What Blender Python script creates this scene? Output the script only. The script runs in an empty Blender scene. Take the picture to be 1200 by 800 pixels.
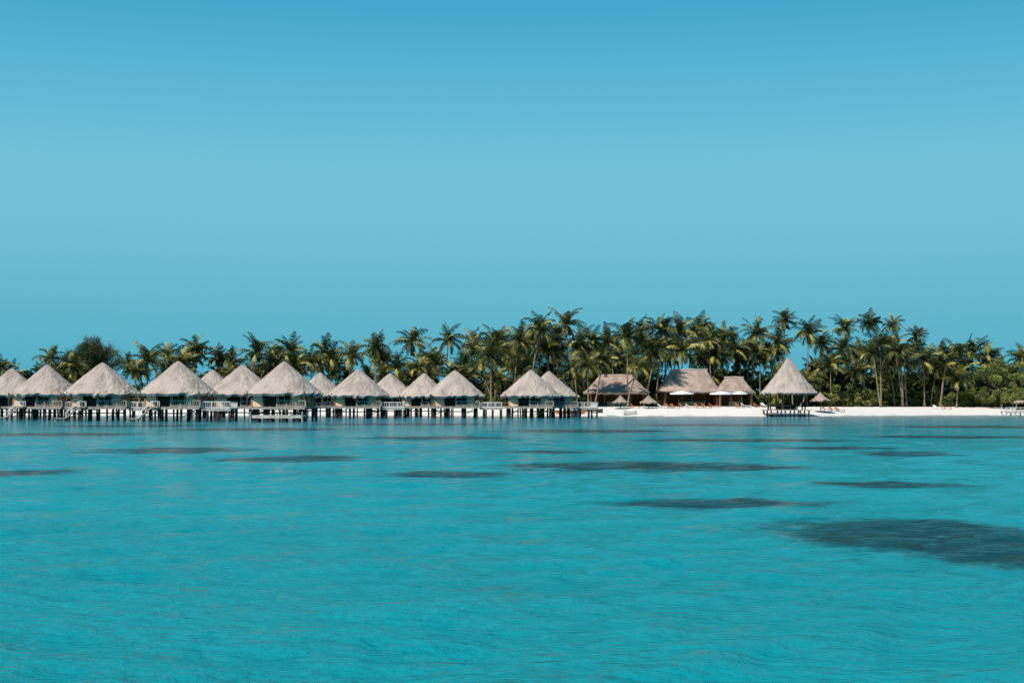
import bpy, math, random
import numpy as np
from mathutils import Vector, Matrix
random.seed(7)
scene=bpy.context.scene
COL=scene.collection
scene.view_settings.view_transform='Standard'
scene.view_settings.look='None'
scene.view_settings.exposure=0
F=1666.7; H=2.5; YH=474.0
def WX(px,D): return (px-600.0)/F*D
def WZ(py,D): return H+(YH-py)*D/F
def DW(py): return H*F/(py-YH)

# ---------------------------------------------------------------- materials
def new_mat(name):
    m=bpy.data.materials.new(name); m.use_nodes=True
    nt=m.node_tree; b=nt.nodes['Principled BSDF']
    return m,nt,b
def N(nt,t,**k):
    n=nt.nodes.new(t)
    for a,v in k.items(): setattr(n,a,v)
    return n
def ramp(nt,stops,fac=None):
    r=N(nt,'ShaderNodeValToRGB'); el=r.color_ramp.elements
    while len(el)<len(stops): el.new(0.5)
    for e,(p,c) in zip(el,stops):
        e.position=p; e.color=(c[0],c[1],c[2],1)
    if fac is not None: nt.links.new(fac,r.inputs[0])
    return r
def noise_mat(name,c1,c2,scale=3.0,rough=0.8,stretch=(1,1,1),bump=0.0,spec=0.3,detail=4):
    m,nt,b=new_mat(name)
    tc=N(nt,'ShaderNodeTexCoord'); mp=N(nt,'ShaderNodeMapping')
    mp.inputs['Scale'].default_value=stretch
    nt.links.new(tc.outputs['Object'],mp.inputs[0])
    no=N(nt,'ShaderNodeTexNoise'); no.inputs['Scale'].default_value=scale; no.inputs['Detail'].default_value=detail
    nt.links.new(mp.outputs[0],no.inputs[0])
    r=ramp(nt,[(0.3,c1),(0.7,c2)],no.outputs[0])
    nt.links.new(r.outputs[0],b.inputs['Base Color'])
    b.inputs['Roughness'].default_value=rough
    b.inputs['Specular IOR Level'].default_value=spec
    if bump>0:
        bp=N(nt,'ShaderNodeBump'); bp.inputs['Strength'].default_value=bump; bp.inputs['Distance'].default_value=0.05
        nt.links.new(no.outputs[0],bp.inputs['Height']); nt.links.new(bp.outputs[0],b.inputs['Normal'])
    return m
def leaf_mat(name,dark,mid,light,transl=0.25):
    m,nt,b=new_mat(name)
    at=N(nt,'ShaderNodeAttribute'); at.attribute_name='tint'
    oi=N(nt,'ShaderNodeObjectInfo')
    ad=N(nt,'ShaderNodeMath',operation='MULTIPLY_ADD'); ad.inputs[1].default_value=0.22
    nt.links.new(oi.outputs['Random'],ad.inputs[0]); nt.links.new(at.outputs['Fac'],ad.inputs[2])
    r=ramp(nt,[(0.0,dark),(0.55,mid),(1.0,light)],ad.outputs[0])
    nt.links.new(r.outputs[0],b.inputs['Base Color'])
    b.inputs['Roughness'].default_value=0.45; b.inputs['Specular IOR Level'].default_value=0.35
    tr=N(nt,'ShaderNodeBsdfTranslucent'); nt.links.new(r.outputs[0],tr.inputs[0])
    mx=N(nt,'ShaderNodeMixShader'); mx.inputs[0].default_value=transl
    nt.links.new(b.outputs[0],mx.inputs[1]); nt.links.new(tr.outputs[0],mx.inputs[2])
    nt.links.new(mx.outputs[0],nt.nodes['Material Output'].inputs[0])
    return m
def thatch_mat(name,c1,c2,c3):
    m,nt,b=new_mat(name)
    uv=N(nt,'ShaderNodeUVMap'); uv.uv_map='UVMap'
    mp=N(nt,'ShaderNodeMapping'); mp.inputs['Scale'].default_value=(6,1.6,1)
    nt.links.new(uv.outputs[0],mp.inputs[0])
    no=N(nt,'ShaderNodeTexNoise'); no.inputs['Scale'].default_value=1.0; no.inputs['Detail'].default_value=6; no.inputs['Roughness'].default_value=0.75
    nt.links.new(mp.outputs[0],no.inputs[0])
    mp2=N(nt,'ShaderNodeMapping'); mp2.inputs['Scale'].default_value=(0.5,0.4,1)
    nt.links.new(uv.outputs[0],mp2.inputs[0])
    no2=N(nt,'ShaderNodeTexNoise'); no2.noise_dimensions='4D'; no2.inputs['Scale'].default_value=1.0; no2.inputs['Detail'].default_value=4
    oi=N(nt,'ShaderNodeObjectInfo')
    ml=N(nt,'ShaderNodeMath',operation='MULTIPLY'); ml.inputs[1].default_value=30
    nt.links.new(oi.outputs['Random'],ml.inputs[0]); nt.links.new(ml.outputs[0],no2.inputs['W'])
    nt.links.new(mp2.outputs[0],no2.inputs[0])
    av=N(nt,'ShaderNodeMath',operation='ADD'); nt.links.new(no.outputs[0],av.inputs[0]); nt.links.new(no2.outputs[0],av.inputs[1])
    hv=N(nt,'ShaderNodeMath',operation='MULTIPLY'); hv.inputs[1].default_value=0.5; nt.links.new(av.outputs[0],hv.inputs[0])
    r=ramp(nt,[(0.36,c1),(0.5,c2),(0.64,c3)],hv.outputs[0])
    nt.links.new(r.outputs[0],b.inputs['Base Color'])
    b.inputs['Roughness'].default_value=0.95; b.inputs['Specular IOR Level'].default_value=0.1
    bp=N(nt,'ShaderNodeBump'); bp.inputs['Strength'].default_value=0.9; bp.inputs['Distance'].default_value=0.22
    nt.links.new(no.outputs[0],bp.inputs['Height']); nt.links.new(bp.outputs[0],b.inputs['Normal'])
    return m
M_thatch=thatch_mat('grey_thatch',(0.25,0.205,0.18),(0.46,0.385,0.335),(0.59,0.505,0.45))
M_thatch_b=thatch_mat('brown_thatch',(0.20,0.145,0.115),(0.37,0.285,0.235),(0.50,0.395,0.335))
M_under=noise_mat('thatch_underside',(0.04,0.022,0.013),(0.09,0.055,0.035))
M_wood_dark=noise_mat('dark_timber',(0.035,0.024,0.018),(0.085,0.06,0.045),2.5,0.8,(1,1,0.2),0.2)
M_wood_grey=noise_mat('weathered_timber',(0.26,0.22,0.18),(0.48,0.42,0.36),2.0,0.85,(1,6,1),0.2)
M_wall=noise_mat('woven_wall',(0.26,0.11,0.05),(0.48,0.24,0.12),6.0,0.85,(1,1,3),0.3)
M_wall_pale=noise_mat('pale_panel',(0.64,0.47,0.32),(0.78,0.62,0.46),5.0,0.85)
M_white=noise_mat('white_paint',(0.62,0.61,0.59),(0.80,0.79,0.77),3.0,0.5)
M_canvas=noise_mat('white_canvas',(0.74,0.74,0.73),(0.84,0.84,0.83),2.0,0.8)
M_orange=noise_mat('orange_brown_wood',(0.30,0.11,0.05),(0.46,0.19,0.08),3.0,0.6)
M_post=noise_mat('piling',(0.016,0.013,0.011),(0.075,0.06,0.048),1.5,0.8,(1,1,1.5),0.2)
M_conc=noise_mat('pale_concrete',(0.38,0.35,0.31),(0.56,0.52,0.47),2.0,0.8)
M_glass,_nt,_b=new_mat('dark_glass'); _b.inputs['Roughness'].default_value=0.3; _b.inputs['Specular IOR Level'].default_value=0.1
_no=N(_nt,'ShaderNodeTexNoise'); _no.inputs['Scale'].default_value=2
_r=ramp(_nt,[(0.3,(0.008,0.007,0.006)),(0.7,(0.03,0.022,0.018))],_no.outputs[0]); _nt.links.new(_r.outputs[0],_b.inputs['Base Color'])
M_trunk=noise_mat('palm_trunk_bark',(0.12,0.085,0.06),(0.30,0.24,0.18),1.0,0.9,(1,1,5),0.4)
M_palm=leaf_mat('palm_leaf',(0.004,0.011,0.004),(0.040,0.062,0.014),(0.52,0.46,0.12),0.25)  # sunlit highlights and near-black shade painted into leaf colour; dead fronds share light end
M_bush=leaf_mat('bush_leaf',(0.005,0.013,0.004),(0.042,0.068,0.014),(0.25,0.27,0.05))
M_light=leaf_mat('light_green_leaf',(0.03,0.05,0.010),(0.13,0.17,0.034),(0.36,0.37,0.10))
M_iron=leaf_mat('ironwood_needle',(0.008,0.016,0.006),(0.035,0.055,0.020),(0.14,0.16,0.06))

# ---------------------------------------------------------------- mesh helpers
class MB:
    def __init__(s): s.v=[]; s.f=[]
    def box(s,cx,cy,cz,sx,sy,sz):
        o=len(s.v); hx,hy,hz=sx/2,sy/2,sz/2
        for z in(-hz,hz):
            for (x,y) in((-hx,-hy),(hx,-hy),(hx,hy),(-hx,hy)): s.v.append((cx+x,cy+y,cz+z))
        for q in((3,2,1,0),(4,5,6,7),(0,1,5,4),(1,2,6,5),(2,3,7,6),(3,0,4,7)): s.f.append(tuple(o+i for i in q))
        return s
    def beam(s,p,q,w,h=None):
        h=h or w; p=Vector(p); q=Vector(q); d=(q-p).normalized()
        up=Vector((0,0,1)) if abs(d.z)<0.95 else Vector((0,1,0))
        a=d.cross(up).normalized()*(w/2); b=a.cross(d).normalized()*(h/2); o=len(s.v)
        for c in(p,q):
            for e in(-a-b,a-b,a+b,-a+b): s.v.append(tuple(c+e))
        for f in((3,2,1,0),(4,5,6,7),(0,1,5,4),(1,2,6,5),(2,3,7,6),(3,0,4,7)): s.f.append(tuple(o+i for i in f))
        return s
    def tube(s,pts,rad,seg=8):
        o=len(s.v); n=len(pts)
        for i,(p,r) in enumerate(zip(pts,rad)):
            p=Vector(p); d=(Vector(pts[min(i+1,n-1)])-Vector(pts[max(i-1,0)])).normalized()
            a=d.cross(Vector((0.1,1,0))).normalized(); b=d.cross(a)
            for k in range(seg):
                t=2*math.pi*k/seg; s.v.append(tuple(p+a*math.cos(t)*r+b*math.sin(t)*r))
        for i in range(n-1):
            for k in range(seg):
                k2=(k+1)%seg; s.f.append((o+i*seg+k,o+i*seg+k2,o+(i+1)*seg+k2,o+(i+1)*seg+k))
        s.f.append(tuple(o+k for k in range(seg))[::-1]); s.f.append(tuple(o+(n-1)*seg+k for k in range(seg)))
        return s
    def mesh(s,name,mat,smooth=False):
        m=bpy.data.meshes.new(name); m.from_pydata(s.v,[],s.f); m.materials.append(mat)
        if smooth: m.polygons.foreach_set('use_smooth',[True]*len(m.polygons))
        m.update(); return m
def obj(name,mesh,parent=None,loc=(0,0,0),rot=0,scale=None):
    o=bpy.data.objects.new(name,mesh); COL.objects.link(o)
    o.location=loc; o.rotation_euler=(0,0,rot)
    if scale: o.scale=scale
    if parent: o.parent=parent
    return o
def thing(name,label,cat,loc,rot=0,mesh=None,group=None,scale=None):
    o=obj(name,mesh,None,loc,rot,scale); o['label']=label; o['category']=cat
    if mesh is None: o.empty_display_size=0.5
    if group: o['group']=group
    return o
def mesh_np(name,V,k,mat,tint=None):
    V=np.asarray(V,dtype=np.float32); n=len(V); nf=n//k
    m=bpy.data.meshes.new(name); m.vertices.add(n); m.vertices.foreach_set('co',V.ravel())
    m.loops.add(n); m.loops.foreach_set('vertex_index',np.arange(n,dtype=np.int32))
    m.polygons.add(nf); m.polygons.foreach_set('loop_start',np.arange(0,n,k,dtype=np.int32))
    m.update(calc_edges=True)
    if tint is not None:
        a=m.attributes.new('tint','FLOAT','POINT'); a.data.foreach_set('value',np.asarray(tint,dtype=np.float32))
    m.materials.append(mat); return m

def copy_tree(src,loc,rot,scale=None,skip=()):
    new=src.copy(); COL.objects.link(new); new.location=loc; new.rotation_euler=(0,0,rot)
    if scale: new.scale=scale
    def rec(a,b):
        for c in a.children:
            if c.get('optional') in skip and c.get('optional') is not None: continue
            d=c.copy(); COL.objects.link(d); d.parent=b; rec(c,d)
    rec(src,new); return new

# roofs
def roof_mesh(name,a,b,r,h,mat,seg=72,rings=14,p=1.0,power=3.2,thick=0.35,curve=0.12,seed=0,sag=0.0):
    rg=np.random.default_rng(seed); V=[];UV=[]
    ang=[2*math.pi*i/seg for i in range(seg)]
    foot=[]
    for t in ang:
        c,s=math.cos(t),math.sin(t)
        q=(abs(c)**power+abs(s)**power)**(-1/power)
        foot.append((a*q*c,b*q*s))
    jit=rg.normal(0,1,(rings+1,seg))
    for j in range(rings+1):
        u=j/rings
        for i,(fx,fy) in enumerate(foot):
            rx=max(-r,min(r,fx*(r/(a*0.75) if a else 0))) if r>0 else 0
            tipr=0.04 if r==0 else 0
            k=1-u*(1-tipr)
            x=fx*k+rx*u; y=fy*k
            z=h*(u-curve*math.sin(math.pi*u))
            if r==0 and u>0.9: z-=h*0.012*(u-0.9)/0.1
            lay=0.05*((j%2)*2-1) if 0<j<rings-1 else 0
            k=1-u
            x*=1+ (jit[j,i]*0.005+lay*0.08)*k; y*=1+(jit[j,i]*0.005+lay*0.08)*k
            z+=jit[j,i]*(0.12 if j==0 else 0.035)*min(1,k*3)
            V.append((x,y,z)); 
    base=len(V)
    for i,(fx,fy) in enumerate(foot):
        V.append((fx*0.96,fy*0.96,-thick+jit[0,i]*0.12))
    for i,(fx,fy) in enumerate(foot):
        rx=max(-r,min(r,fx*(r/(a*0.75) if a else 0))) if r>0 else 0
        V.append((fx+(rx-fx)*0.7,fy*0.3,h*0.55))
    Fc=[];mi=[]
    for j in range(rings):
        for i in range(seg):
            i2=(i+1)%seg; Fc.append((j*seg+i,j*seg+i2,(j+1)*seg+i2,(j+1)*seg+i)); mi.append(0)
    for i in range(seg):
        i2=(i+1)%seg
        Fc.append((base+i,base+i2,i2,i)); mi.append(0)
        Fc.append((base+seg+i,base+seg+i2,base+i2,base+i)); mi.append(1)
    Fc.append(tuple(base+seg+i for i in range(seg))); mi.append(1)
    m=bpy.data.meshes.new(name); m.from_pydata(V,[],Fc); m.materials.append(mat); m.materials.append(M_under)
    m.polygons.foreach_set('material_index',mi)
    uv=m.uv_layers.new(name='UVMap')
    R=(a+b)/2*2*math.pi; SL=math.hypot(min(a,b),h)
    for pl in m.polygons:
        i0=pl.index%seg if pl.index<rings*seg else 0
        for li in pl.loop_indices:
            vi=m.loops[li].vertex_index
            if vi<base:
                j,i=divmod(vi,seg)
                if pl.index<rings*seg and i==0 and i0==seg-1: i=seg
                uv.data[li].uv=(i/seg*R, j/rings*SL)
            else:
                uv.data[li].uv=(((vi-base)%seg)/seg*R,-0.4)
    m.update(); return m

# ---------------------------------------------------------------- camera, sun, sky
cam=bpy.data.objects.new('camera',bpy.data.cameras.new('camera')); COL.objects.link(cam)
cam.data.lens=50; cam.data.sensor_width=36; cam.data.clip_end=20000; cam.data.clip_start=0.1
cam.location=(0,0,H); cam.rotation_euler=(math.radians(90)+math.atan((YH-400)/F),0,0)
scene.camera=cam
EL=math.radians(48); SD=Vector((-0.62*math.cos(EL),-0.785*math.cos(EL),math.sin(EL))).normalized()
sun=bpy.data.objects.new('sun',bpy.data.lights.new('sun','SUN')); COL.objects.link(sun)
sun.data.energy=5.0; sun.data.angle=math.radians(0.5); sun.data.color=(1,0.92,0.82)
sun.rotation_euler=SD.to_track_quat('Z','Y').to_euler(); sun.location=(0,0,100)
w=bpy.data.worlds.new('World'); scene.world=w; w.use_nodes=True; nt=w.node_tree
bg=nt.nodes['Background']; bg.inputs[1].default_value=0.1
sky=N(nt,'ShaderNodeTexSky'); sky.sky_type='NISHITA'; sky.sun_disc=False
sky.sun_elevation=EL; sky.sun_rotation=math.atan2(SD.x,SD.y)
sky.ozone_density=3; sky.dust_density=0.3
tc=N(nt,'ShaderNodeTexCoord'); sx=N(nt,'ShaderNodeSeparateXYZ'); nt.links.new(tc.outputs['Generated'],sx.inputs[0])
rp=ramp(nt,[(0.0,(0.075,0.405,0.545)),(0.05,(0.095,0.44,0.58)),(0.10,(0.150,0.505,0.645)),(0.15,(0.180,0.545,0.69)),(0.20,(0.130,0.505,0.68)),(0.28,(0.042,0.370,0.60)),(0.5,(0.03,0.22,0.45)),(1.0,(0.03,0.13,0.30))],sx.outputs['Z'])
rp.color_ramp.interpolation='B_SPLINE'
sc=N(nt,'ShaderNodeVectorMath',operation='SCALE'); sc.inputs['Scale'].default_value=10
nt.links.new(rp.outputs[0],sc.inputs[0])
mx=N(nt,'ShaderNodeMix',data_type='RGBA'); mx.inputs[0].default_value=0.975
nt.links.new(sky.outputs[0],mx.inputs[6]); nt.links.new(sc.outputs[0],mx.inputs[7]); nt.links.new(mx.outputs[2],bg.inputs[0])

# ---------------------------------------------------------------- terrain
def shore(x):
    x=np.asarray(x,dtype=float)
    s=lambda t: np.clip(t,0,1)**2*(3-2*np.clip(t,0,1))
    return 308+30*s((x-55)/60)+10*s((-x-5)/50)+1.5*np.sin(x*0.11)+0.8*np.sin(x*0.31+1)
def gz(x,y):
    d=np.asarray(y,dtype=float)-shore(x)
    up=np.clip(d/20,0,1)
    return np.where(d<0,np.maximum(d*0.07,-3),1.95*(1-(1-up)**1.6))
xs=np.linspace(-420,420,281); ds=np.concatenate([np.linspace(-60,-5,8),np.linspace(-4,44,49),np.linspace(48,420,40)])
XX,DD=np.meshgrid(xs,ds); YY=DD+shore(XX)
ZZ=gz(XX,YY)+np.where(DD>3,0.06*np.sin(XX*0.9+YY*0.6)*np.sin(YY*0.8-XX*0.3),0)
V=np.stack([XX,YY,ZZ],-1).reshape(-1,3)
nr,nc=XX.shape
Fc=[(j*nc+i,j*nc+i+1,(j+1)*nc+i+1,(j+1)*nc+i) for j in range(nr-1) for i in range(nc-1)]
gm=bpy.data.meshes.new('beach_ground'); gm.from_pydata(V.tolist(),[],Fc)
gm.polygons.foreach_set('use_smooth',[True]*len(gm.polygons))
a=gm.attributes.new('inland','FLOAT','POINT'); a.data.foreach_set('value',DD.ravel().astype(np.float32))
m,nt,b=new_mat('coral_sand')
at=N(nt,'ShaderNodeAttribute'); at.attribute_name='inland'
tcn=N(nt,'ShaderNodeTexCoord')
no=N(nt,'ShaderNodeTexNoise'); no.inputs['Scale'].default_value=0.35; no.inputs['Detail'].default_value=6; nt.links.new(tcn.outputs['Object'],no.inputs[0])
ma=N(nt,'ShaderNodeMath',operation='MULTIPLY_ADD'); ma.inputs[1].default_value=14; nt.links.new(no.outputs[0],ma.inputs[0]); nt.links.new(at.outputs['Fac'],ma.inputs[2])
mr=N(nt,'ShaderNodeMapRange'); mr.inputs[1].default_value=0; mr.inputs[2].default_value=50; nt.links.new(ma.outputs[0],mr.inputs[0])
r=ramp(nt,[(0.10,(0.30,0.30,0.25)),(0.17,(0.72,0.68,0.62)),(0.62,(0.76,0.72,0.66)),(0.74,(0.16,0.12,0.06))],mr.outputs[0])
nt.links.new(r.outputs[0],b.inputs['Base Color']); b.inputs['Roughness'].default_value=0.9; b.inputs['Specular IOR Level'].default_value=0.1
bp=N(nt,'ShaderNodeBump'); bp.inputs['Strength'].default_value=0.5; bp.inputs['Distance'].default_value=0.3
nt.links.new(no.outputs[0],bp.inputs['Height']); nt.links.new(bp.outputs[0],b.inputs['Normal'])
gm.materials.append(m)
g=obj('beach_ground',gm); g['kind']='structure'

# ---------------------------------------------------------------- water
rows=[-80,-40,-20,-8,0,4,7]
y=9.0
while y<420: rows.append(y); y*=1.0062
while y<9000: rows.append(y); y*=1.08
rows=np.array(rows); ncol=620; u=np.linspace(-1,1,ncol)
YW=np.repeat(rows[:,None],ncol,1); XW=u[None,:]*(np.abs(YW)*0.85+18)
rg=np.random.default_rng(3)
wx=XW+0.8*np.sin(YW*0.35+XW*0.11)+0.5*np.sin(XW*0.42-YW*0.2+2); wy=YW+0.7*np.sin(XW*0.3+1)+0.4*np.sin(YW*0.5+XW*0.55)
ZW=np.zeros_like(XW); dist=np.hypot(XW,YW)
sp=np.maximum(0.0062*dist,0.02)
for i in range(110):
    lam=math.exp(rg.uniform(math.log(0.28),math.log(5.0)))
    th=math.radians(-72+rg.normal(0,42)); k=2*math.pi/lam
    ph=rg.uniform(0,6.28); amp=0.0034*lam**0.85
    fade=np.clip((lam/sp-3)/4,0,1)
    s=np.sin(k*(wx*math.cos(th)+wy*math.sin(th))+ph)
    grp=0.55+0.45*np.sin(XW*rg.uniform(-.4,.4)+YW*rg.uniform(-.4,.4)+ph*2)
    ZW+=amp*fade*grp*(s-0.45*(1-2*np.abs(s)))
calm=np.clip((330-YW)/150,0.15,1); ZW*=calm
V=np.stack([XW,YW,ZW],-1).reshape(-1,3).astype(np.float32)
nr,nc=XW.shape; idx=np.arange(nr*nc,dtype=np.int32).reshape(nr,nc)
Q=np.stack([idx[:-1,:-1],idx[:-1,1:],idx[1:,1:],idx[1:,:-1]],-1).reshape(-1)
wm=bpy.data.meshes.new('lagoon_water'); wm.vertices.add(len(V)); wm.vertices.foreach_set('co',V.ravel())
wm.loops.add(len(Q)); wm.loops.foreach_set('vertex_index',Q)
nf=len(Q)//4; wm.polygons.add(nf); wm.polygons.foreach_set('loop_start',np.arange(0,4*nf,4,dtype=np.int32))
wm.update(calc_edges=True); wm.polygons.foreach_set('use_smooth',[True]*nf)
patches=[(1090,632,205,25),(1195,652,140,20),(830,590.5,165,6.2),(745,547,180,6.3),(870,548,85,4.5),(525,556,80,4),(340,538,100,4.3),(200,528,110,4),(22,555,65,5.5),
 (1050,568,105,3.8),(1065,532,70,3.2),(510,513,105,2.4),(690,505,115,2.3),(880,516,155,2.1),(980,525,95,2.3),(1120,512,115,2.1),(60,509,135,2.3),(640,530,65,1.7),(300,503,125,2),(1150,500,125,1.9),(860,498,145,1.7),(480,497,145,1.7),(150,499,115,1.5)]
R=np.full_like(XW,-1.0)
for (px,py,hw,hh) in patches:
    d0=DW(py+hh*1.15); d1=DW(py-hh*1.15); c=DW(py); cy=(d0+d1)/2; bb=(d1-d0)/2; cx=WX(px,c); aa=hw*c/F*1.05
    q=1-np.sqrt(((XW-cx)/aa)**2+((YW-cy)/bb)**2)
    R=np.maximum(R,q*1.3)
R=np.clip(R,-1.2,1.5)
at=wm.attributes.new('coral','FLOAT','POINT'); at.data.foreach_set('value',R.ravel().astype(np.float32))
m,nt,b=new_mat('lagoon_water')
tcn=N(nt,'ShaderNodeTexCoord')
def noise(scale,stretch,detail=5,rough=0.55,rotz=0):
    mp=N(nt,'ShaderNodeMapping'); mp.inputs['Scale'].default_value=stretch; mp.inputs['Rotation'].default_value=(0,0,rotz)
    nt.links.new(tcn.outputs['Object'],mp.inputs[0])
    n=N(nt,'ShaderNodeTexNoise'); n.inputs['Scale'].default_value=scale; n.inputs['Detail'].default_value=detail; n.inputs['Roughness'].default_value=rough
    nt.links.new(mp.outputs[0],n.inputs[0]); return n
sp_=N(nt,'ShaderNodeSeparateXYZ'); nt.links.new(tcn.outputs['Object'],sp_.inputs[0])
mr=N(nt,'ShaderNodeMapRange'); mr.inputs[1].default_value=0; mr.inputs[2].default_value=320; nt.links.new(sp_.outputs['Y'],mr.inputs[0])
r=ramp(nt,[(0.0,(0.003,0.245,0.275)),(0.12,(0.002,0.268,0.305)),(0.35,(0.002,0.228,0.268)),(0.7,(0.001,0.165,0.205)),(0.97,(0.001,0.110,0.145))],mr.outputs[0])
big=noise(0.10,(0.5,1.1,1),6)
rb=ramp(nt,[(0.32,(0.86,0.88,0.90)),(0.68,(1.09,1.07,1.06))],big.outputs[0])
mm=N(nt,'ShaderNodeMix',data_type='RGBA',blend_type='MULTIPLY'); mm.inputs[0].default_value=1
nt.links.new(r.outputs[0],mm.inputs[6]); nt.links.new(rb.outputs[0],mm.inputs[7])
ca=N(nt,'ShaderNodeAttribute'); ca.attribute_name='coral'
n1=noise(0.7,(0.8,0.6,1),10,0.8)
t1=N(nt,'ShaderNodeMath',operation='MULTIPLY_ADD'); t1.inputs[1].default_value=2.0; t1.inputs[2].default_value=-1.02; nt.links.new(n1.outputs[0],t1.inputs[0])
t2=N(nt,'ShaderNodeMath',operation='ADD'); nt.links.new(ca.outputs['Fac'],t2.inputs[0]); nt.links.new(t1.outputs[0],t2.inputs[1])
mr2=N(nt,'ShaderNodeMapRange'); mr2.interpolation_type='SMOOTHSTEP'; mr2.inputs[1].default_value=-0.05; mr2.inputs[2].default_value=0.60; mr2.inputs[4].default_value=0.96; nt.links.new(t2.outputs[0],mr2.inputs[0])
mc=N(nt,'ShaderNodeMix',data_type='RGBA'); nt.links.new(mr2.outputs[0],mc.inputs[0]); nt.links.new(mm.outputs[2],mc.inputs[6]); mc.inputs[7].default_value=(0.0003,0.026,0.035,1)
nt.links.new(mc.outputs[2],b.inputs['Base Color'])
b.inputs['Roughness'].default_value=0.10; b.inputs['IOR'].default_value=1.33; b.inputs['Specular IOR Level'].default_value=0.07
b.inputs['Specular Tint'].default_value=(0.6,1.0,1.0,1)
f1=noise(4.2,(0.8,1.1,1),6,0.6,0.35)
f2=noise(1.3,(0.7,1.1,1),5,0.6,-0.2)
s1=N(nt,'ShaderNodeMath',operation='MULTIPLY_ADD'); s1.inputs[1].default_value=1.7; nt.links.new(f2.outputs[0],s1.inputs[0]); nt.links.new(f1.outputs[0],s1.inputs[2])
bp=N(nt,'ShaderNodeBump'); bp.inputs['Strength'].default_value=0.85; bp.inputs['Distance'].default_value=0.16
nt.links.new(s1.outputs[0],bp.inputs['Height']); nt.links.new(bp.outputs[0],b.inputs['Normal'])
wm.materials.append(m)
wo=obj('lagoon_water',wm); wo['kind']='structure'

# ---------------------------------------------------------------- bungalow prototype
RA=5.8
def railing(pts,z,h=1.0,w=0.09,cross=True,rail=1.0):
    mb=MB()
    for p,q in zip(pts[:-1],pts[1:]):
        L=math.dist(p,q); n=max(1,round(L/1.5))
        for k in range(n+1):
            x=p[0]+(q[0]-p[0])*k/n; y=p[1]+(q[1]-p[1])*k/n
            mb.beam((x,y,z),(x,y,z+h),w)
        if cross:
            n2=max(2,round(L/0.32))
            for k in range(n2):
                x=p[0]+(q[0]-p[0])*(k+.5)/n2; y=p[1]+(q[1]-p[1])*(k+.5)/n2
                mb.beam((x,y,z+0.14),(x,y,z+h),w*0.42)
        mb.beam((p[0],p[1],z+h),(q[0],q[1],z+h),w*1.2,w*0.9); mb.beam((p[0],p[1],z+0.14),(q[0],q[1],z+0.14),w*0.8,w*0.8)
    return mb
roofs=[roof_mesh('thatched_roof',RA,RA,0,4.95,M_thatch,seed=s,curve=cv,power=pw) for s,cv,pw in((1,0.005,2.7),(2,0.025,2.4),(3,-0.015,3.0))]
capm=roof_mesh('roof_cap',0.55,0.55,0,0.45,M_thatch_b,seg=20,rings=4,thick=0.1,curve=0.0,power=2,seed=9)
def window(parent,cx,cy,z,w,h,axis='x'):
    mb=MB(); fr=MB(); t=0.08
    if axis=='x':
        mb.box(0,0,0,w,0.04,h)
        for sx in(-1,1): fr.box(sx*(w/2+t/2),-0.01,0,t,0.1,h+2*t)
        for sz in(-1,1): fr.box(0,-0.01,sz*(h/2+t/2),w,0.1,t)
        fr.box(0,-0.045,0,0.05,0.03,h)
    else:
        mb.box(0,0,0,0.04,w,h)
        for sx in(-1,1): fr.box(0,sx*(w/2+t/2),0,0.1,t,h+2*t)
        for sz in(-1,1): fr.box(0,0,sz*(h/2+t/2),0.1,w,t)
    wo=obj('window',mb.mesh('window',M_glass),parent,(cx,cy,z))
    obj('frame',fr.mesh('window_frame',M_wall_pale),wo)
    return wo
postm=[MB().tube([(0,0,-2.0),(a*0.4,b*0.4,0.2),(a,b,2.04)],[r_*1.1,r_,r_*0.85],8).mesh('post',M_post) for a,b,r_ in((0,0,0.18),(0.08,0.02,0.21),(-0.1,0.03,0.15),(0.05,-0.05,0.23))]
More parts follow.
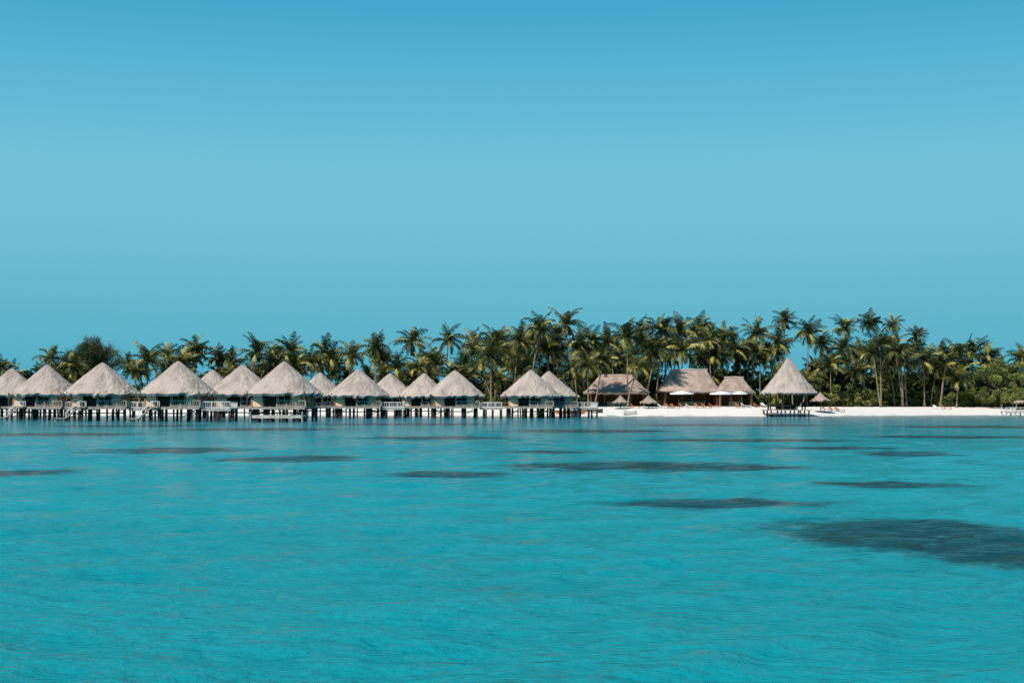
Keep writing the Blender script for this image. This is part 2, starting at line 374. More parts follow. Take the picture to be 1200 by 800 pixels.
def build_bungalow():
    e=thing('overwater_bungalow','x','bungalow',(0,0,0))
    obj('roof',roofs[0],e,(0,0,4.15)); obj('roof_cap',capm,e,(0,0,4.15+4.55))
    d=MB(); d.box(0,0,2.13,9.4,9.4,0.14)
    for x in(-4,-1.4,1.4,4): d.box(x,0,1.94,0.18,9.0,0.24)
    d.box(0,-4.62,1.94,9.0,0.1,0.24)
    obj('deck',d.mesh('deck',M_wood_grey),e)
    wl=MB(); wl.box(0,0.0,3.45,7.6,8.0,2.5)
    for x in(-3.8,3.8):
        for y in(-4.02,3.9): wl.box(x,y,3.45,0.24,0.24,2.5)
    wl.box(0,-4.04,4.6,7.8,0.14,0.2)
    wall=obj('wall',wl.mesh('wall',M_wall),e)
    obj('wall_panel',MB().box(0,0,0,1.6,0.08,2.1).mesh('wall_panel',M_wall_pale),e,(-2.85,-4.05,3.3))
    obj('wall_panel',MB().box(0,0,0,1.3,0.08,2.1).mesh('wall_panel',M_wall_pale),e,(3.0,-4.05,3.3))
    window(wall,1.25,-4.04,3.35,1.8,1.7); window(wall,-3.83,0.2,3.5,1.6,1.1,'y'); window(wall,3.83,0.2,3.5,1.6,1.1,'y')
    dr=MB().box(0,0,0,1.9,0.05,2.05); door=obj('door',dr.mesh('door',M_glass),wall,(-0.95,-4.05,3.26))
    fr=MB(); fr.box(-1.0,0,0,0.08,0.1,2.1).box(1.0,0,0,0.08,0.1,2.1).box(0,0,1.08,2.1,0.1,0.08); obj('frame',fr.mesh('door_frame',M_wall_pale),door)
    for x in(-4.4,-1.9,1.9,4.4):
        obj('eave_post',MB().box(0,0,0,0.14,0.14,2.3).mesh('eave_post',M_wood_dark),e,(x,-4.5,3.35))
    k=0
    for x in(-4.1,-1.2,1.7,4.0):
        for y in(-4.0,-1.3,1.3,4.0):
            obj('post',postm[(k*7)%4],e,(x+0.25*math.sin(k*2.3),y,0)); k+=1
    br=MB()
    for x in(-4.0,1.4): br.beam((x,-4.02,0.4),(x+2.6,-4.02,1.85),0.12)
    br.box(0,-3.75,1.2,8.0,0.12,0.16)
    obj('brace',br.mesh('brace',M_post),e)
    obj('front_railing',railing([(0.2,-4.66),(4.66,-4.66)],2.2,0.9,0.09).mesh('front_railing',M_conc),e)
    t=MB(); t.box(6.9,-1.6,1.86,4.3,4.6,0.14); t.box(6.9,-3.8,1.7,4.2,0.1,0.26); t.box(6.9,0.6,1.7,4.2,0.1,0.2)
    to=obj('terrace',t.mesh('terrace',M_conc),e); to['optional']='terrace'
    ro=obj('railing',railing([(4.8,-3.8),(8.95,-3.8),(8.95,0.6)],1.93,1.0,0.12).mesh('railing',M_white),to)
    for x,y in((5.4,-3.6),(8.8,-3.6),(8.8,0.4),(7.1,-3.6)): obj('terrace_post',postm[int(x)%4],to,(x,y,-0.26))
    s=MB()
    for y in(-4.85,-5.65): s.beam((-2.4,y,2.15),(-4.3,y,0.45),0.07,0.16)
    for k in range(8):
        u=(k+0.5)/8; s.box(-2.4-1.9*u,-5.25,2.2-1.7*u,0.26,0.75,0.05)
    s.box(-5.1,-5.4,0.42,1.7,1.4,0.12); s.box(-1.9,-5.2,2.12,1.0,1.0,0.14)
    for x in(-5.8,-4.5): 
        for y in(-4.9,-5.9): s.box(x,y,-0.4,0.15,0.15,1.6)
    so=obj('staircase',s.mesh('staircase',M_wood_grey),e); so['optional']='stairs'
    h=MB()
    for y in(-4.85,-5.65):
        h.beam((-2.4,y,3.0),(-4.3,y,1.3),0.08); h.beam((-2.4,y,2.2),(-2.4,y,3.02),0.08); h.beam((-4.3,y,0.4),(-4.3,y,1.32),0.08)
        h.beam((-2.4,y,3.0),(-1.4,y,3.0),0.08); h.beam((-1.4,y,2.2),(-1.4,y,3.02),0.08)
    obj('handrail',h.mesh('handrail',M_white),so)
    return e
proto=build_bungalow()
B=[(14,257,0.2,1,1),(55,235,-0.1,1,1),(120,223,0.08,1,1),(209,216,-0.05,1,1),(249,268,0.3,0,0),(284,236,0.1,1,0),(333,218,-0.12,0,0),(375,292,0.2,0,0),
   (420,265,0.0,1,0),(457,300,0.15,0,0),(497,298,-0.1,0,0),(533,273,0.05,1,0),(622,270,-0.1,0,0),(643,279,0.2,1,0),(-42,268,0.1,1,0)]
for i,(px,D,rot,ter,st) in enumerate(B):
    skip=set()
    if not ter: skip.add('terrace')
    if not st: skip.add('stairs')
    n=copy_tree(proto,(WX(px,D),D,0),rot,None,skip)
    n.name='overwater_bungalow'
    if ter and st: lab='stilted thatched bungalow with side terrace and white handrailed stairs to water'
    elif ter: lab='thatched bungalow on stilts over lagoon with white railed side terrace'
    else: lab='plain thatched bungalow standing on dark stilts near the beach'
    n['label']=lab; n['group']='thatched bungalows on stilts over the lagoon'
    for c in n.children:
        if c.name.startswith('roof') and 'cap' not in c.name: c.data=roofs[i%3]; c.rotation_euler=(0,0,random.choice([0,math.pi/2,math.pi]))
def kill(o):
    for c in list(o.children): kill(c)
    bpy.data.objects.remove(o)
kill(proto)

pts=[(-125,282),(-78,292),(-52,262),(-30,300),(-2,296),(12,300),(14,318)]
pier=thing('wooden_pier','long weathered timber walkway on posts linking the bungalows to beach','pier',(0,0,0))
d=MB(); 
pm=MB().tube([(0,0,-2.0),(0,0,1.72)],[0.15,0.13],6).mesh('pier_post',M_post)
for p,q in zip(pts[:-1],pts[1:]):
    L=math.dist(p,q); dx,dy=(q[0]-p[0])/L,(q[1]-p[1])/L
    d.beam((p[0],p[1],1.85),(q[0]+dx*0.3,q[1]+dy*0.3,1.85),2.2,0.16)
    n=max(2,int(L/6))
    for k in range(n):
        for s in(-0.9,0.9): 
            x=p[0]+dx*L*(k+.5)/n-dy*s; y=p[1]+dy*L*(k+.5)/n+dx*s
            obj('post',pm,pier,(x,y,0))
obj('deck',d.mesh('pier_deck',M_wood_grey),pier)
for s in(-1,1):
    rp_=[(p[0],p[1]+1.05*s) for p in pts[:6]]
    obj('railing',railing(rp_,1.93,0.95,0.09,False).mesh('pier_railing',M_conc),pier)

# ---------------------------------------------------------------- beach buildings
def beach_house(px,D,wpx,ytop,yeave,ridge,depth,label,mat,cat='thatched building',name='thatched_building',seed=0,rot=0):
    x=WX(px,D); z0=float(gz(x,D)); a_=wpx/2*D/F; ez=WZ(yeave,D)-z0; h=WZ(ytop,D)-z0-ez
    e=thing(name,label,cat,(x,D,z0-0.05),rot)
    obj('roof',roof_mesh('long_roof',a_,depth/2,ridge*a_,h,mat,seg=80,rings=12,power=3.6,curve=0.06,seed=seed),e,(0,0,ez))
    rc=MB().tube([(-ridge*a_*1.02-0.2,0,0),(0,0,0.06),(ridge*a_*1.02+0.2,0,0)],[0.2,0.24,0.2],8)
    obj('ridge_cap',rc.mesh('ridge_cap',M_wood_grey),e,(0,0,ez+h))
    ww=a_*0.78; dd=depth*0.36
    fl=MB().box(0,0,0.1,ww*2+1,dd*2+1,0.3); obj('floor',fl.mesh('floor',M_conc),e)
    wl=MB(); wl.box(0,dd,ez/2+0.25,ww*2,0.2,ez+0.2); wl.box(-ww,0,ez/2+0.25,0.2,dd*2-0.2,ez+0.2); wl.box(ww,0,ez/2+0.25,0.2,dd*2-0.2,ez+0.2)
    wall=obj('wall',wl.mesh('wall',M_wall),e)
    n=max(3,int(ww*2/2.8))
    for k in range(n+1):
        obj('column',MB().box(0,0,0,0.22,0.22,ez).mesh('column',M_wood_dark),e,(-ww+2*ww*k/n,-dd-0.3,ez/2+0.25))
    ct=MB().box(0,0,0.55,ww*0.9,0.7,1.0); ct.box(0,0,1.1,ww*0.95,0.85,0.08); obj('counter',ct.mesh('counter',M_wall_pale),e,(ww*0.1,0,0.2))
    return e
beach_house(722,341,78,439.5,460,0.5,13,'long hipped thatched beach restaurant open to the sand',M_thatch_b,seed=21)
beach_house(807,344,76,433,459,0.55,14,'large hipped thatched restaurant behind white parasols',M_thatch_b,seed=22)
beach_house(860,340,46,442,459,0.45,9,'low wide thatched beach bar beside the restaurant',M_thatch_b,seed=23)

D=306; x=WX(924,D)
pv=thing('thatched_pavilion','tall steep conical thatched pavilion on open timber deck at waterline','pavilion',(x,D,0))
obj('roof',roof_mesh('pavilion_roof',6.0,6.0,0,7.6,M_thatch,seg=72,rings=16,power=2.4,curve=0.05,seed=31),pv,(0,0,5.0))
obj('roof_cap',capm,pv,(0,0,5.0+7.15))
dk=MB().box(-0.6,0,1.35,9.2,9.4,0.2); dk.box(-1.4,-5.9,0.65,8.0,2.2,0.16); obj('deck',dk.mesh('deck',M_wood_grey),pv)
for k in range(8):
    t=2*math.pi*(k+.5)/8; obj('column',MB().tube([(0,0,1.4),(0,0,5.6)],[0.15,0.13],8).mesh('column',M_wood_dark),pv,(-0.5+4.0*math.cos(t),4.0*math.sin(t),0))
for xx in(-4.6,-1.6,1.2,3.4):
    for yy in(-4.4,0,4.4): obj('post',MB().box(0,0,0,0.3,0.3,2.6).mesh('post',M_post),pv,(xx,yy,-0.06))
for xx in(-4.6,1.6): obj('post',MB().box(0,0,0,0.3,0.3,2.0).mesh('post',M_post),pv,(xx,-6.6,-0.44))
c=MB().box(-0.5,0.5,2.0,4.2,0.7,1.1).box(-0.5,0.5,2.6,4.5,0.9,0.08); obj('bar_counter',c.mesh('bar_counter',M_wood_dark),pv)
obj('railing',railing([(-5.1,-4.6),(-0.5,-4.6)],1.45,0.85,0.09,False).mesh('railing',M_wood_dark),pv)

def parasol(px,D,wpx,ytop,yeave,thatch,label):
    x=WX(px,D); z0=float(gz(x,D)); a_=wpx/2*D/F; ez=WZ(yeave,D)-z0; h=WZ(ytop,D)-z0-ez
    e=thing('thatched_parasol' if thatch else 'white_parasol',label,'parasol',(x,D,z0-0.05),0,group='thatched parasols on the sand' if thatch else 'white parasols by the restaurant')
    if thatch: obj('canopy',roof_mesh('parasol_canopy',a_,a_,0,h,M_thatch_b,seg=28,rings=6,thick=0.2,power=2.1,seed=int(px)),e,(0,0,ez))
    else:
        mb=MB(); n=8
        for k in range(n): t=2*math.pi*k/n; mb.v.append((a_*math.cos(t),a_*math.sin(t),0))
        for k in range(n): t=2*math.pi*k/n; mb.v.append((a_*math.cos(t),a_*math.sin(t),-0.3))
        mb.v.append((0,0,h)); 
        for k in range(n):
            k2=(k+1)%n; mb.f.append((k,k2,2*n)); mb.f.append((n+k,n+k2,k2,k))
        obj('canopy',mb.mesh('parasol_canopy',M_canvas),e,(0,0,ez))
    obj('pole',MB().tube([(0,0,-0.2),(0,0,ez+h*0.8)],[0.09,0.07],6).mesh('pole',M_wood_dark),e)
for px,D,wp,yt,ye in((727,322,20,462.5,471),(760,321,21,462.5,471),(961,318,24,459,469)):
    parasol(px,D,wp,yt,ye,True,'small round thatched parasol standing on white sand')
for px,D,wp,yt,ye in((799,331,28,457.5,460.2),(845,330,27,457.8,460.4),(866,333,20,457.8,460.2)):
    parasol(px,D,wp,yt,ye,False,'open white canvas parasol in front of the restaurant')

lm=MB(); lm.box(0,0,0.38,0.65,1.3,0.08); lm.beam((0,0.62,0.40),(0,1.2,0.85),0.65,0.07)
for xx in(-0.28,0.28):
    for yy in(-0.58,0.6): lm.box(xx,yy,0.17,0.06,0.06,0.34)
    lm.beam((xx,1.1,0.75),(xx,1.1,0.0),0.05)
lms=[lm.mesh('beach_lounger',M_orange),lm.mesh('beach_lounger',M_canvas)]
k=0
for px,D in((778,320),(785,321),(792,320),(803,322),(811,321),(820,322),(829,321),(838,323),(700,321),(690,322),(745,322),(890,324),(898,325),(970,322),(978,323),(985,322),(1100,345),(1110,346),(680,321),(868,322),(876,323)):
    x=WX(px,D); thing('beach_lounger','low orange-brown wooden lounger on the sand' if k%4 else 'beach lounger with white cushion on the sand','lounger',(x,D,float(gz(x,D))),random.uniform(0.6,1.8),lms[0 if k%4 else 1],'loungers along the beach',(1.25,1.25,1.25)); k+=1

def hull_mesh(name,L,Bm,Hh,mat,flat=0.0,n=18):
    V=[];Fc=[];prof=[(-1,1),(-0.92,0.45),(-0.55,0.08),(0,0),(0.55,0.08),(0.92,0.45),(1,1),(0.86,0.98),(0.5,0.5),(0,0.42),(-0.5,0.5),(-0.86,0.98)]
    k=len(prof)
    for i in range(n):
        u=i/(n-1); s=(1-abs(2*u-1)**2.4)**0.6
        if flat and u<0.5: s=max(s,flat)
        s=max(s,0.03); rise=0.35*abs(2*u-1)**3
        for (a,b) in prof: V.append(((u-0.5)*L,a*Bm/2*s,b*Hh*(1+rise)+rise*Hh*0.3))
    for i in range(n-1):
        for j in range(k):
            j2=(j+1)%k; Fc.append((i*k+j,i*k+j2,(i+1)*k+j2,(i+1)*k+j))
    Fc.append(tuple(range(k))[::-1]); Fc.append(tuple((n-1)*k+j for j in range(k)))
    m=bpy.data.meshes.new(name); m.from_pydata(V,[],Fc); m.materials.append(mat); m.update(); return m
def canoe(px,D,L,rot,label,mat,zoff=None,outrig=True):
    x=WX(px,D); z=float(gz(x,D)) if zoff is None else zoff
    e=thing('outrigger_canoe' if outrig else 'small_boat',label,'canoe' if outrig else 'boat',(x,D,z-0.03),rot)
    obj('hull',hull_mesh('canoe_hull',L,0.8 if outrig else 1.7,0.65 if outrig else 0.8,mat,0 if outrig else 0.8),e)
    for xx in(-0.2*L,0.15*L): obj('seat',MB().box(0,0,0,0.25,0.6 if outrig else 1.3,0.05).mesh('seat',M_wood_grey),e,(xx,0,0.5))
    if outrig:
        o=MB().tube([(-0.3*L,-1.6,0.15),(0.3*L,-1.6,0.15)],[0.12,0.12],8); o.beam((-0.2*L,0.3,0.62),(-0.2*L,-1.6,0.22),0.07); o.beam((0.2*L,0.3,0.62),(0.2*L,-1.6,0.22),0.07)
        obj('outrigger',o.mesh('outrigger',M_wood_grey),e)
canoe(738,311,3.2,0.3,'small white dinghy pulled up at the water edge',M_white,None,False)
canoe(668,312,6.5,0.1,'long brown outrigger canoe resting on the beach',M_orange)
canoe(692,315,5.5,-0.25,'brown wooden outrigger canoe beached beside the parasols',M_wood_dark)

D=206; x=WX(326,D)
pb=thing('floating_platform','low grey-white floating swim platform moored beside bungalow stilts','platform',(x,D,0),0.03)
obj('deck',MB().box(0,0,0.92,7.8,3.2,0.14).box(0,-1.56,0.70,7.7,0.08,0.3).box(0,1.56,0.70,7.7,0.08,0.3).mesh('deck',M_conc),pb)
for xx in(-2.9,-1.0,1.0,2.9): obj('float',MB().tube([(0,-1.45,0.22),(0,1.45,0.22)],[0.33,0.33],10).mesh('float',M_post),pb,(xx,0,0))
for xx in(-3.7,3.7): obj('mooring_post',MB().tube([(0,-1.4,-1.5),(0,-1.4,1.5)],[0.12,0.11],8).mesh('mooring_post',M_wood_grey),pb,(xx,-0.3,0))
obj('bench',MB().box(0,0,0.42,2.4,0.5,0.08).box(-1.0,0,0.2,0.1,0.45,0.4).box(1.0,0,0.2,0.1,0.45,0.4).mesh('bench',M_wood_dark),pb,(0.8,0.6,1.0))

D=330; x=WX(1192,D)
dc=thing('boat_dock','small low pale boat dock with orange-brown canopy and white posts','dock',(x,D,0))
obj('deck',MB().box(0,0,0.9,7.0,3.4,0.18).box(0,-1.75,0.72,6.9,0.12,0.3).mesh('deck',M_conc),dc)
for xx in(-3.2,-1.1,1.1,3.2):
    for yy in(-1.5,1.5): obj('post',MB().tube([(0,0,-1.5),(0,0,1.9)],[0.16,0.15],8).mesh('post',M_white),dc,(xx,yy,0))
obj('shelter_roof',roof_mesh('shelter_roof',2.0,1.5,1.1,0.5,M_thatch_b,seg=36,rings=6,thick=0.15,power=4,seed=44),dc,(0.8,0,3.0))
for xx in(-0.7,2.3):
    for yy in(-1.1,1.1): obj('column',MB().box(0,0,0,0.12,0.12,2.1).mesh('column',M_conc),dc,(xx,yy,2.0))
obj('railing',railing([(-3.3,-1.65),(3.3,-1.65)],1.0,0.8,0.1,False).mesh('railing',M_white),dc)
obj('bench',MB().box(0,0,0.35,2.4,0.6,0.12).box(0,0.28,0.7,2.4,0.1,0.6).mesh('bench',M_orange),dc,(0.8,0.3,1.0))

# ---------------------------------------------------------------- palms
def crown_mesh(seed,L=5.2,nf=27):
    rg=np.random.default_rng(seed); V=[];T=[]
    wind=rg.uniform(0.12,0.30)
    for i in range(nf):
        az=i*2.399963+rg.normal(0,0.35); u=(i+0.5)/nf
        p=math.radians(82-105*u**0.95+rg.normal(0,12)); Lf=L*(0.78+0.3*math.sin(math.pi*min(1,u+0.2)))*rg.uniform(0.75,1.15)
        bend=math.radians(60+48*u)*rg.uniform(0.7,1.3)
        tf=0.16+rg.normal(0,0.17)+0.24*(1-u)
        if rg.random()<0.17: tf+=0.38
        if u>0.88 and rg.random()<0.5: tf=0.85
        n=13; pos=np.array([0,0,0.0]); h=np.array([math.cos(az),math.sin(az)]); side=np.array([-h[1],h[0],0])
        tw=rg.normal(0,0.3)
        pts=[]; dirs=[]
        for k in range(n+1):
            t=k/n; pp=p-bend*t**1.5; d=np.array([h[0]*math.cos(pp)+wind*t,h[1]*math.cos(pp),math.sin(pp)]); d/=np.linalg.norm(d)
            pts.append(pos.copy()); dirs.append(d); pos=pos+d*Lf/n
        for k in range(n):
            a_,b_=pts[k],pts[k+1]; wd=0.07*(1-k/n)+0.015
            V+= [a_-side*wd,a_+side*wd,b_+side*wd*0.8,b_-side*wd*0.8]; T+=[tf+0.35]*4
        for k in range(1,n+1):
            t=k/n; ll=1.2*(math.sin(math.pi*(0.12+0.80*t))**0.7)*(L/4.8)
            d=dirs[k]; up=np.cross(side,d); up=up if up[2]>0 else -up
            for sg in(-1,1):
                dr=side*sg*0.8+d*0.7+up*(0.15+tw*sg)+np.array([0.1,0,-0.35-0.35*rg.random()]); dr/=np.linalg.norm(dr)
                l2=ll*rg.uniform(0.75,1.15); wv=d*0.15
                a_=pts[k]-wv; b_=pts[k]+wv; mid=pts[k]+dr*l2*0.6; tip=pts[k]+dr*l2+np.array([0.05,0,-0.22*l2])
                V+=[a_,b_,mid+wv*0.8,mid-wv*0.8, mid-wv*0.8,mid+wv*0.8,tip+wv*0.1,tip-wv*0.1]
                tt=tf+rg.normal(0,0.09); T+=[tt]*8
    return mesh_np('palm_crown',np.array(V),4,M_palm,T)
crowns=[crown_mesh(100+i,nf=random.choice([21,24,27,30])) for i in range(12)]
def nuts_mesh():
    mb=MB()
    for k in range(9):
        t=k*2.4; c=Vector((0.32*math.cos(t),0.32*math.sin(t),-0.25-0.12*(k%3)))
        mb.tube([c+Vector((0,0,0.16)),c+Vector((0,0,0.08)),c,c-Vector((0,0,0.1)),c-Vector((0,0,0.17))],[0.03,0.12,0.15,0.11,0.03],6)
    return mb.mesh('coconuts',M_orange,True)
nuts=nuts_mesh()
explicit=[(663,380,1.0),(633,387,1.05),(483,401,1.15),(525,399,1.05),(440,408,1.0),(380,413,1.0),(412,417,.95),(340,412,.95),(322,416,.9),(300,413,1.0),(228,411,1.0),(195,416,.8),(172,424,1.2),
(555,404,1.0),(585,400,1.0),(602,412,1.0),(575,418,1.1),(712,401,.95),(735,395,1.0),(757,402,.9),(775,386,1.0),(797,388,1.0),(820,386,1.0),(846,396,1.0),(768,411,1.05),(690,419,1.0),(655,415,.95),(633,410,.9),(740,417,1.0),
(886,392,1.0),(920,376,.75),(948,391,.9),(962,404,.9),(990,385,.8),(1020,379,.8),(1047,381,.7),(1075,394,.7),(1073,409,.75),(988,409,1.0),(1032,404,.9),(1024,415,1.05),(912,402,.9),(1120,418,1.0),(1140,414,1.0),(1158,420,1.0),(1090,432,.9),(1060,425,.95),(1197,420,.9),
(0,432,.8),(58,420,.85),(85,427,.85),(150,428,.8),(255,420,.85),(272,424,.8),(395,428,.8),(465,432,.85),(510,425,.8),(545,428,.95),(618,426,.95),(672,432,1.0),(700,434,.9),(800,412,1.1),(825,410,1.1),(780,402,1.0),(838,418,1.0),(860,408,1.0),(875,418,1.0),(900,416,1.0),
(1000,424,1.0),(1048,408,.85),(975,428,.95),(955,436,.9),(1105,425,.9),(1130,434,1.0),(810,398,1.0),(720,412,1.0),(680,400,.95),(608,398,.9),(650,398,.95),(752,388,.85),(365,424,.85),(345,428,.9),(214,424,.9),
(688,428,.9),(706,424,.85),(749,430,.8)]
random.seed(5)
for i in range(52):
    px=random.uniform(550,1130); explicit.append((px,random.uniform(410,448),random.uniform(.75,1.0)))
for i in range(44):
    explicit.append((random.uniform(150,560),random.uniform(420,450),random.uniform(.7,.95)))
for i in range(13):
    explicit.append((random.uniform(-20,110),random.uniform(430,452),random.uniform(.65,.85)))
for i in range(26):
    explicit.append((random.uniform(940,1210),random.uniform(425,458),random.uniform(.7,.95)))
for i in range(18):
    explicit.append((random.uniform(560,900),random.uniform(398,428),random.uniform(.85,1.05)))
for i in range(10):
    explicit.append((random.uniform(440,660),random.uniform(415,440),random.uniform(.8,.95)))
for i,(px,py,sc_) in enumerate(explicit):
    Dp=random.uniform(342,372)+ (14 if px<560 else 0)
    if 675<px<890: Dp=random.uniform(356,378)
    if px in(575,735,1024,1032,768,985): Dp=338
    if px in(688,706,749): Dp=331
    if px>960: Dp+=6
    if px>1145: Dp=max(Dp,366)
    x=WX(px,Dp); z=WZ(py,Dp); sc_*=1.04
    lean=random.gauss(0,1.6); ld=random.gauss(0,1.2)
    bx,by=x-lean,Dp-ld; z0=float(gz(bx,by))-0.1; hh=z-z0
    tall=hh>16
    lab='tall slender coconut palm rising over the beach grove' if tall else ('medium coconut palm with drooping fronds in the grove' if hh>11 else 'low coconut palm growing out of the green thicket')
    e=thing('palm_tree',lab,'palm tree',(bx,by,z0),group='coconut palms along the shore')
    P=[];Rr=[]
    for k in range(11):
        t=k/10; s=t**1.6 if i%2 else t**0.8; P.append((lean*s,ld*s,hh*t)); Rr.append(0.21-0.10*t+(0.14 if k==0 else 0))
    obj('trunk',MB().tube(P,Rr,8).mesh('palm_trunk',M_trunk,True),e)
    c=obj('crown',crowns[i%12],e,(lean,ld,hh),0,(sc_,sc_,sc_))
    c.rotation_euler=(random.gauss(0,0.14),random.gauss(0.05,0.14),random.uniform(-1.0,1.0))
    if tall and i%2: obj('coconuts',nuts,e,(lean,ld,hh))

# ---------------------------------------------------------------- foliage
def leaf_cloud(clumps,n,size,rg,asp=0.5,upbias=0.0):
    Vs=[];Ts=[]
    for (c,r,tint) in clumps:
        m_=int(n*(r[0]*r[2])**0.5*0.5)+20
        d=rg.normal(0,1,(m_,3)); d/=np.linalg.norm(d,axis=1)[:,None]
        rad=rg.uniform(0.25,1.0,(m_,1))**0.45
        p=np.array(c)+d*rad*np.array(r)
        a_=rg.normal(0,1,(m_,3)); a_[:,2]+=upbias; a_/=np.linalg.norm(a_,axis=1)[:,None]
        b_=np.cross(a_,rg.normal(0,1,(m_,3))); b_/=np.linalg.norm(b_,axis=1)[:,None]
        s=size*rg.uniform(0.6,1.3,(m_,1)); a_=a_*s; b_=b_*s*asp
        Vs.append(np.stack([p-a_,p+b_,p+a_,p-b_],1).reshape(-1,3))
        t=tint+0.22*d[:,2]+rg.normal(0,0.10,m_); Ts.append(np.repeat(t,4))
    return np.concatenate(Vs),np.concatenate(Ts)
rg=np.random.default_rng(21)
cl=[]
for i in range(950):
    px=rg.uniform(-90,1290); Dp=rg.uniform(364,386)+(10 if px<560 else 0); x=WX(px,Dp)
    top=4.8+2.2*rg.random()+1.0*math.sin(px*0.03)+0.7*math.sin(px*0.11)
    if 560<px<1130: top+=1.4
    r=rg.uniform(1.2,2.5); cl.append(((x,Dp,2.0+rg.uniform(0.05,1)*top),(r*1.3,r,r),rg.uniform(0.0,0.65)))
V,T=leaf_cloud(cl,170,0.42,rg)
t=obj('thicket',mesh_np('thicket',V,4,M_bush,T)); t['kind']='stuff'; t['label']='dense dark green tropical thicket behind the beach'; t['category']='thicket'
def bush(px,D,wpx,hpx,mat,seed,label,name='bush',cat='bush',tint=0.45):
    rg=np.random.default_rng(seed); x=WX(px,D); z0=float(gz(x,D)); w_=wpx*D/F; h=hpx*D/F
    e=thing(name,label,cat,(x,D,z0),group='green bushes behind the beach')
    cl=[];lim=MB()
    for k in range(16):
        r=rg.uniform(0.11,0.23); c=(rg.uniform(-.42,.42)*w_,rg.uniform(-.2,.3)*w_,h*rg.uniform(0.12,0.85)); cl.append((c,(r*w_,r*w_*0.8,r*h*1.0),tint+rg.uniform(-.3,.28)))
        lim.tube([(0,0,-0.1),(c[0]*.4,c[1]*.4,c[2]*.5),c],[0.08,0.05,0.02],5)
    V,T=leaf_cloud(cl,150,0.30,rg)
    obj('crown',mesh_np('bush_crown',V,4,mat,T),e); obj('limbs',lim.mesh('limbs',M_trunk),e)
k=0
random.seed(9)
for px in list(range(10,560,38)):
    bush(px+random.uniform(-8,8),random.uniform(359,368),random.uniform(26,44),random.uniform(13,26),M_light if k%3==1 else M_bush,300+k,'rounded green bush on the shore behind stilts'); k+=1
BL=[(566,30,16,0),(580,26,12,1),(592,26,12,0),(612,26,18,1),(650,30,15,0),(676,22,14,0),(765,20,12,0),(885,26,18,0),(905,20,14,1),(945,26,18,0),(958,26,22,0),(972,30,20,1),(985,36,28,0),(1003,30,26,0),(1016,28,18,1),(1040,34,20,1),(1052,30,16,0),(1062,30,24,0),(1075,28,18,0),(1090,32,20,1),(1104,28,24,0),(1116,34,18,1),(1135,32,26,0),(1022,30,20,0),(1150,34,24,1),(1165,30,20,0),(1178,34,22,1),(1192,34,26,0),(1208,34,28,1)]
for px,wp,hp,lt in BL:
    bush(px,random.uniform(340,344)+(9 if px>940 else 0)+(8 if px>1030 else 0),wp,hp,M_light if lt else M_bush,400+k,'bright yellow-green shrub at the top of the sand' if lt else 'dark green shrub at the top of the sand'); k+=1
def broad_tree(px,D,wpx,ytop,mat,seed,label,tint=0.45):
    rg=np.random.default_rng(seed); x=WX(px,D); z0=float(gz(x,D)); w_=wpx*D/F; h=WZ(ytop,D)-z0
    e=thing('broadleaf_tree',label,'tree',(x,D,z0-0.1))
    tr=MB(); tr.tube([(0,0,0),(0.1,0,h*0.2),(0,0.1,h*0.42)],[0.4,0.3,0.24],8); obj('trunk',tr.mesh('tree_trunk',M_trunk,True),e)
    cl=[];lim=MB()
    for k in range(70):
        an=rg.uniform(0,6.28); q=rg.uniform(0,1)**0.5; zz=rg.uniform(0.13,0.93)
        rr=w_*0.44*q*math.sqrt(max(0.05,1-((zz-0.45)/0.55)**2)); c=(rr*math.cos(an),rr*math.sin(an)*0.6,h*zz); r=rg.uniform(0.045,0.095)*w_
        cl.append((c,(r,r,r*0.7),tint+rg.uniform(-.32,.3)))
        if k%5==0: lim.tube([(0,0.1,h*0.35),(c[0]*.5,c[1]*.5,(c[2]+h*.35)/2),c],[0.16,0.1,0.03],5)
    V,T=leaf_cloud(cl,250,0.26,rg); obj('crown',mesh_np('tree_crown',V,4,mat,T),e); obj('limbs',lim.mesh('limbs',M_trunk),e)
broad_tree(1173,353,88,420,M_light,61,'spreading light green tree at the beach edge',0.5)
broad_tree(990,358,50,436,M_bush,62,'dark rounded broadleaf tree among the palms',0.2)
broad_tree(1050,358,44,434,M_light,63,'yellow-green broadleaf tree between palm trunks',0.4)
broad_tree(30,368,60,432,M_bush,64,'dark green broadleaf tree behind bungalow roofs',0.2)
broad_tree(860,368,40,424,M_bush,65,'dark broadleaf tree behind the beach bar',0.2)
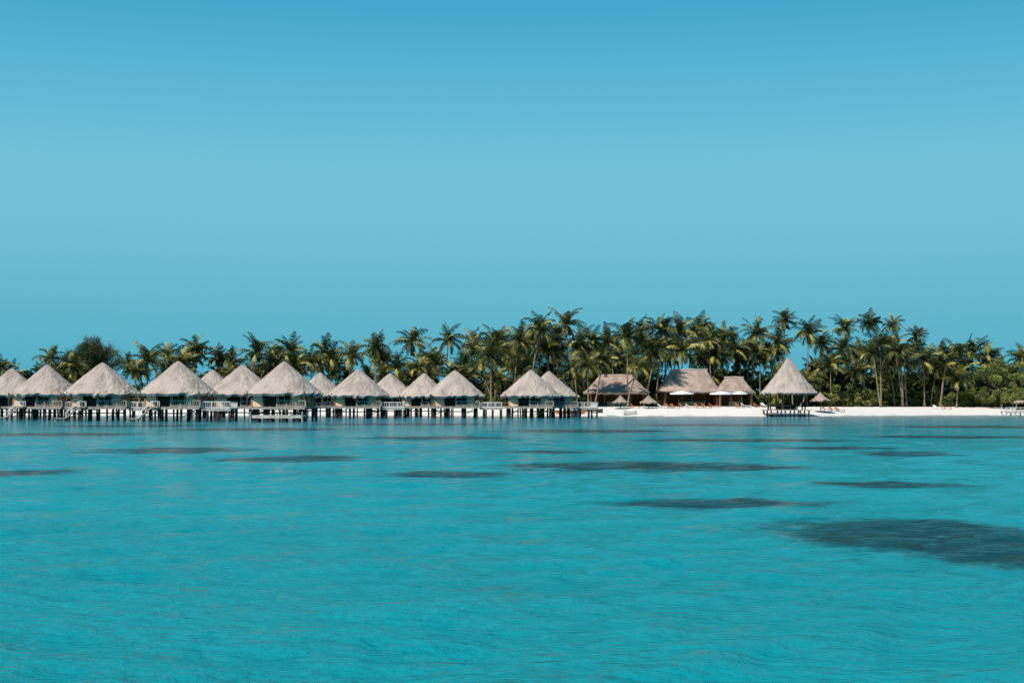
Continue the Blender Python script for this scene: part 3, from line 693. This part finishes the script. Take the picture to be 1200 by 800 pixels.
def ironwood(px,D,wpx,ytop,seed,label,nb=46):
    rg=np.random.default_rng(seed); x=WX(px,D); z0=float(gz(x,D)); w_=wpx*D/F; h=WZ(ytop,D)-z0
    e=thing('ironwood_tree',label,'tree',(x,D,z0-0.1))
    obj('trunk',MB().tube([(0,0,0),(0.2,0,h*0.4),(0,0,h*0.75)],[0.42,0.28,0.1],8).mesh('tree_trunk',M_trunk,True),e)
    Vs=[];T=[];lim=MB()
    for k in range(nb):
        an=rg.uniform(0,6.28)
        el=rg.uniform(-0.1,1.5); q=rg.uniform(0.6,1.0); tip=np.array([math.cos(an)*math.cos(el)*w_*0.5*q,math.sin(an)*math.cos(el)*w_*0.4*q,h*(0.50+0.42*math.sin(el)*q)])
        tip[0]+=0.5
        b0=np.array([0,0,h*rg.uniform(0.25,0.5)])
        mid=(b0+tip)/2+np.array([0,0,0.6]); lim.tube([tuple(b0),tuple(mid),tuple(tip)],[0.12,0.07,0.02],5)
        m_=430; t=rg.uniform(0.2,1.0,m_)**0.7
        base=((1-t)**2)[:,None]*b0+(2*t*(1-t))[:,None]*mid+(t**2)[:,None]*tip
        sd=(0.55*(1.5-t))[:,None]+0.18; base=base+rg.normal(0,1,(m_,3))*sd
        dv=(tip-b0)/np.linalg.norm(tip-b0)*0.6+rg.normal(0,0.6,(m_,3))+np.array([0.25,0,0.35]); dv/=np.linalg.norm(dv,axis=1)[:,None]
        ln=rg.uniform(0.3,0.8,(m_,1)); pv_=np.cross(dv,rg.normal(0,1,(m_,3))); pv_/=np.linalg.norm(pv_,axis=1)[:,None]; pv_*=0.05
        Vs.append(np.stack([base-pv_,base+pv_,base+dv*ln+pv_*0.3,base+dv*ln-pv_*0.3],1).reshape(-1,3))
        T.append(np.repeat(rg.uniform(-0.1,0.35)+0.5*t+rg.normal(0,0.12,m_),4))
    obj('crown',mesh_np('ironwood_crown',np.concatenate(Vs),4,M_iron,np.concatenate(T)),e); obj('limbs',lim.mesh('limbs',M_trunk),e)
ironwood(108,364,74,387,71,'large feathery dark green ironwood tree above bungalow roofs',70)
ironwood(80,372,44,402,72,'smaller feathery dark ironwood tree behind thatched roofs',30)
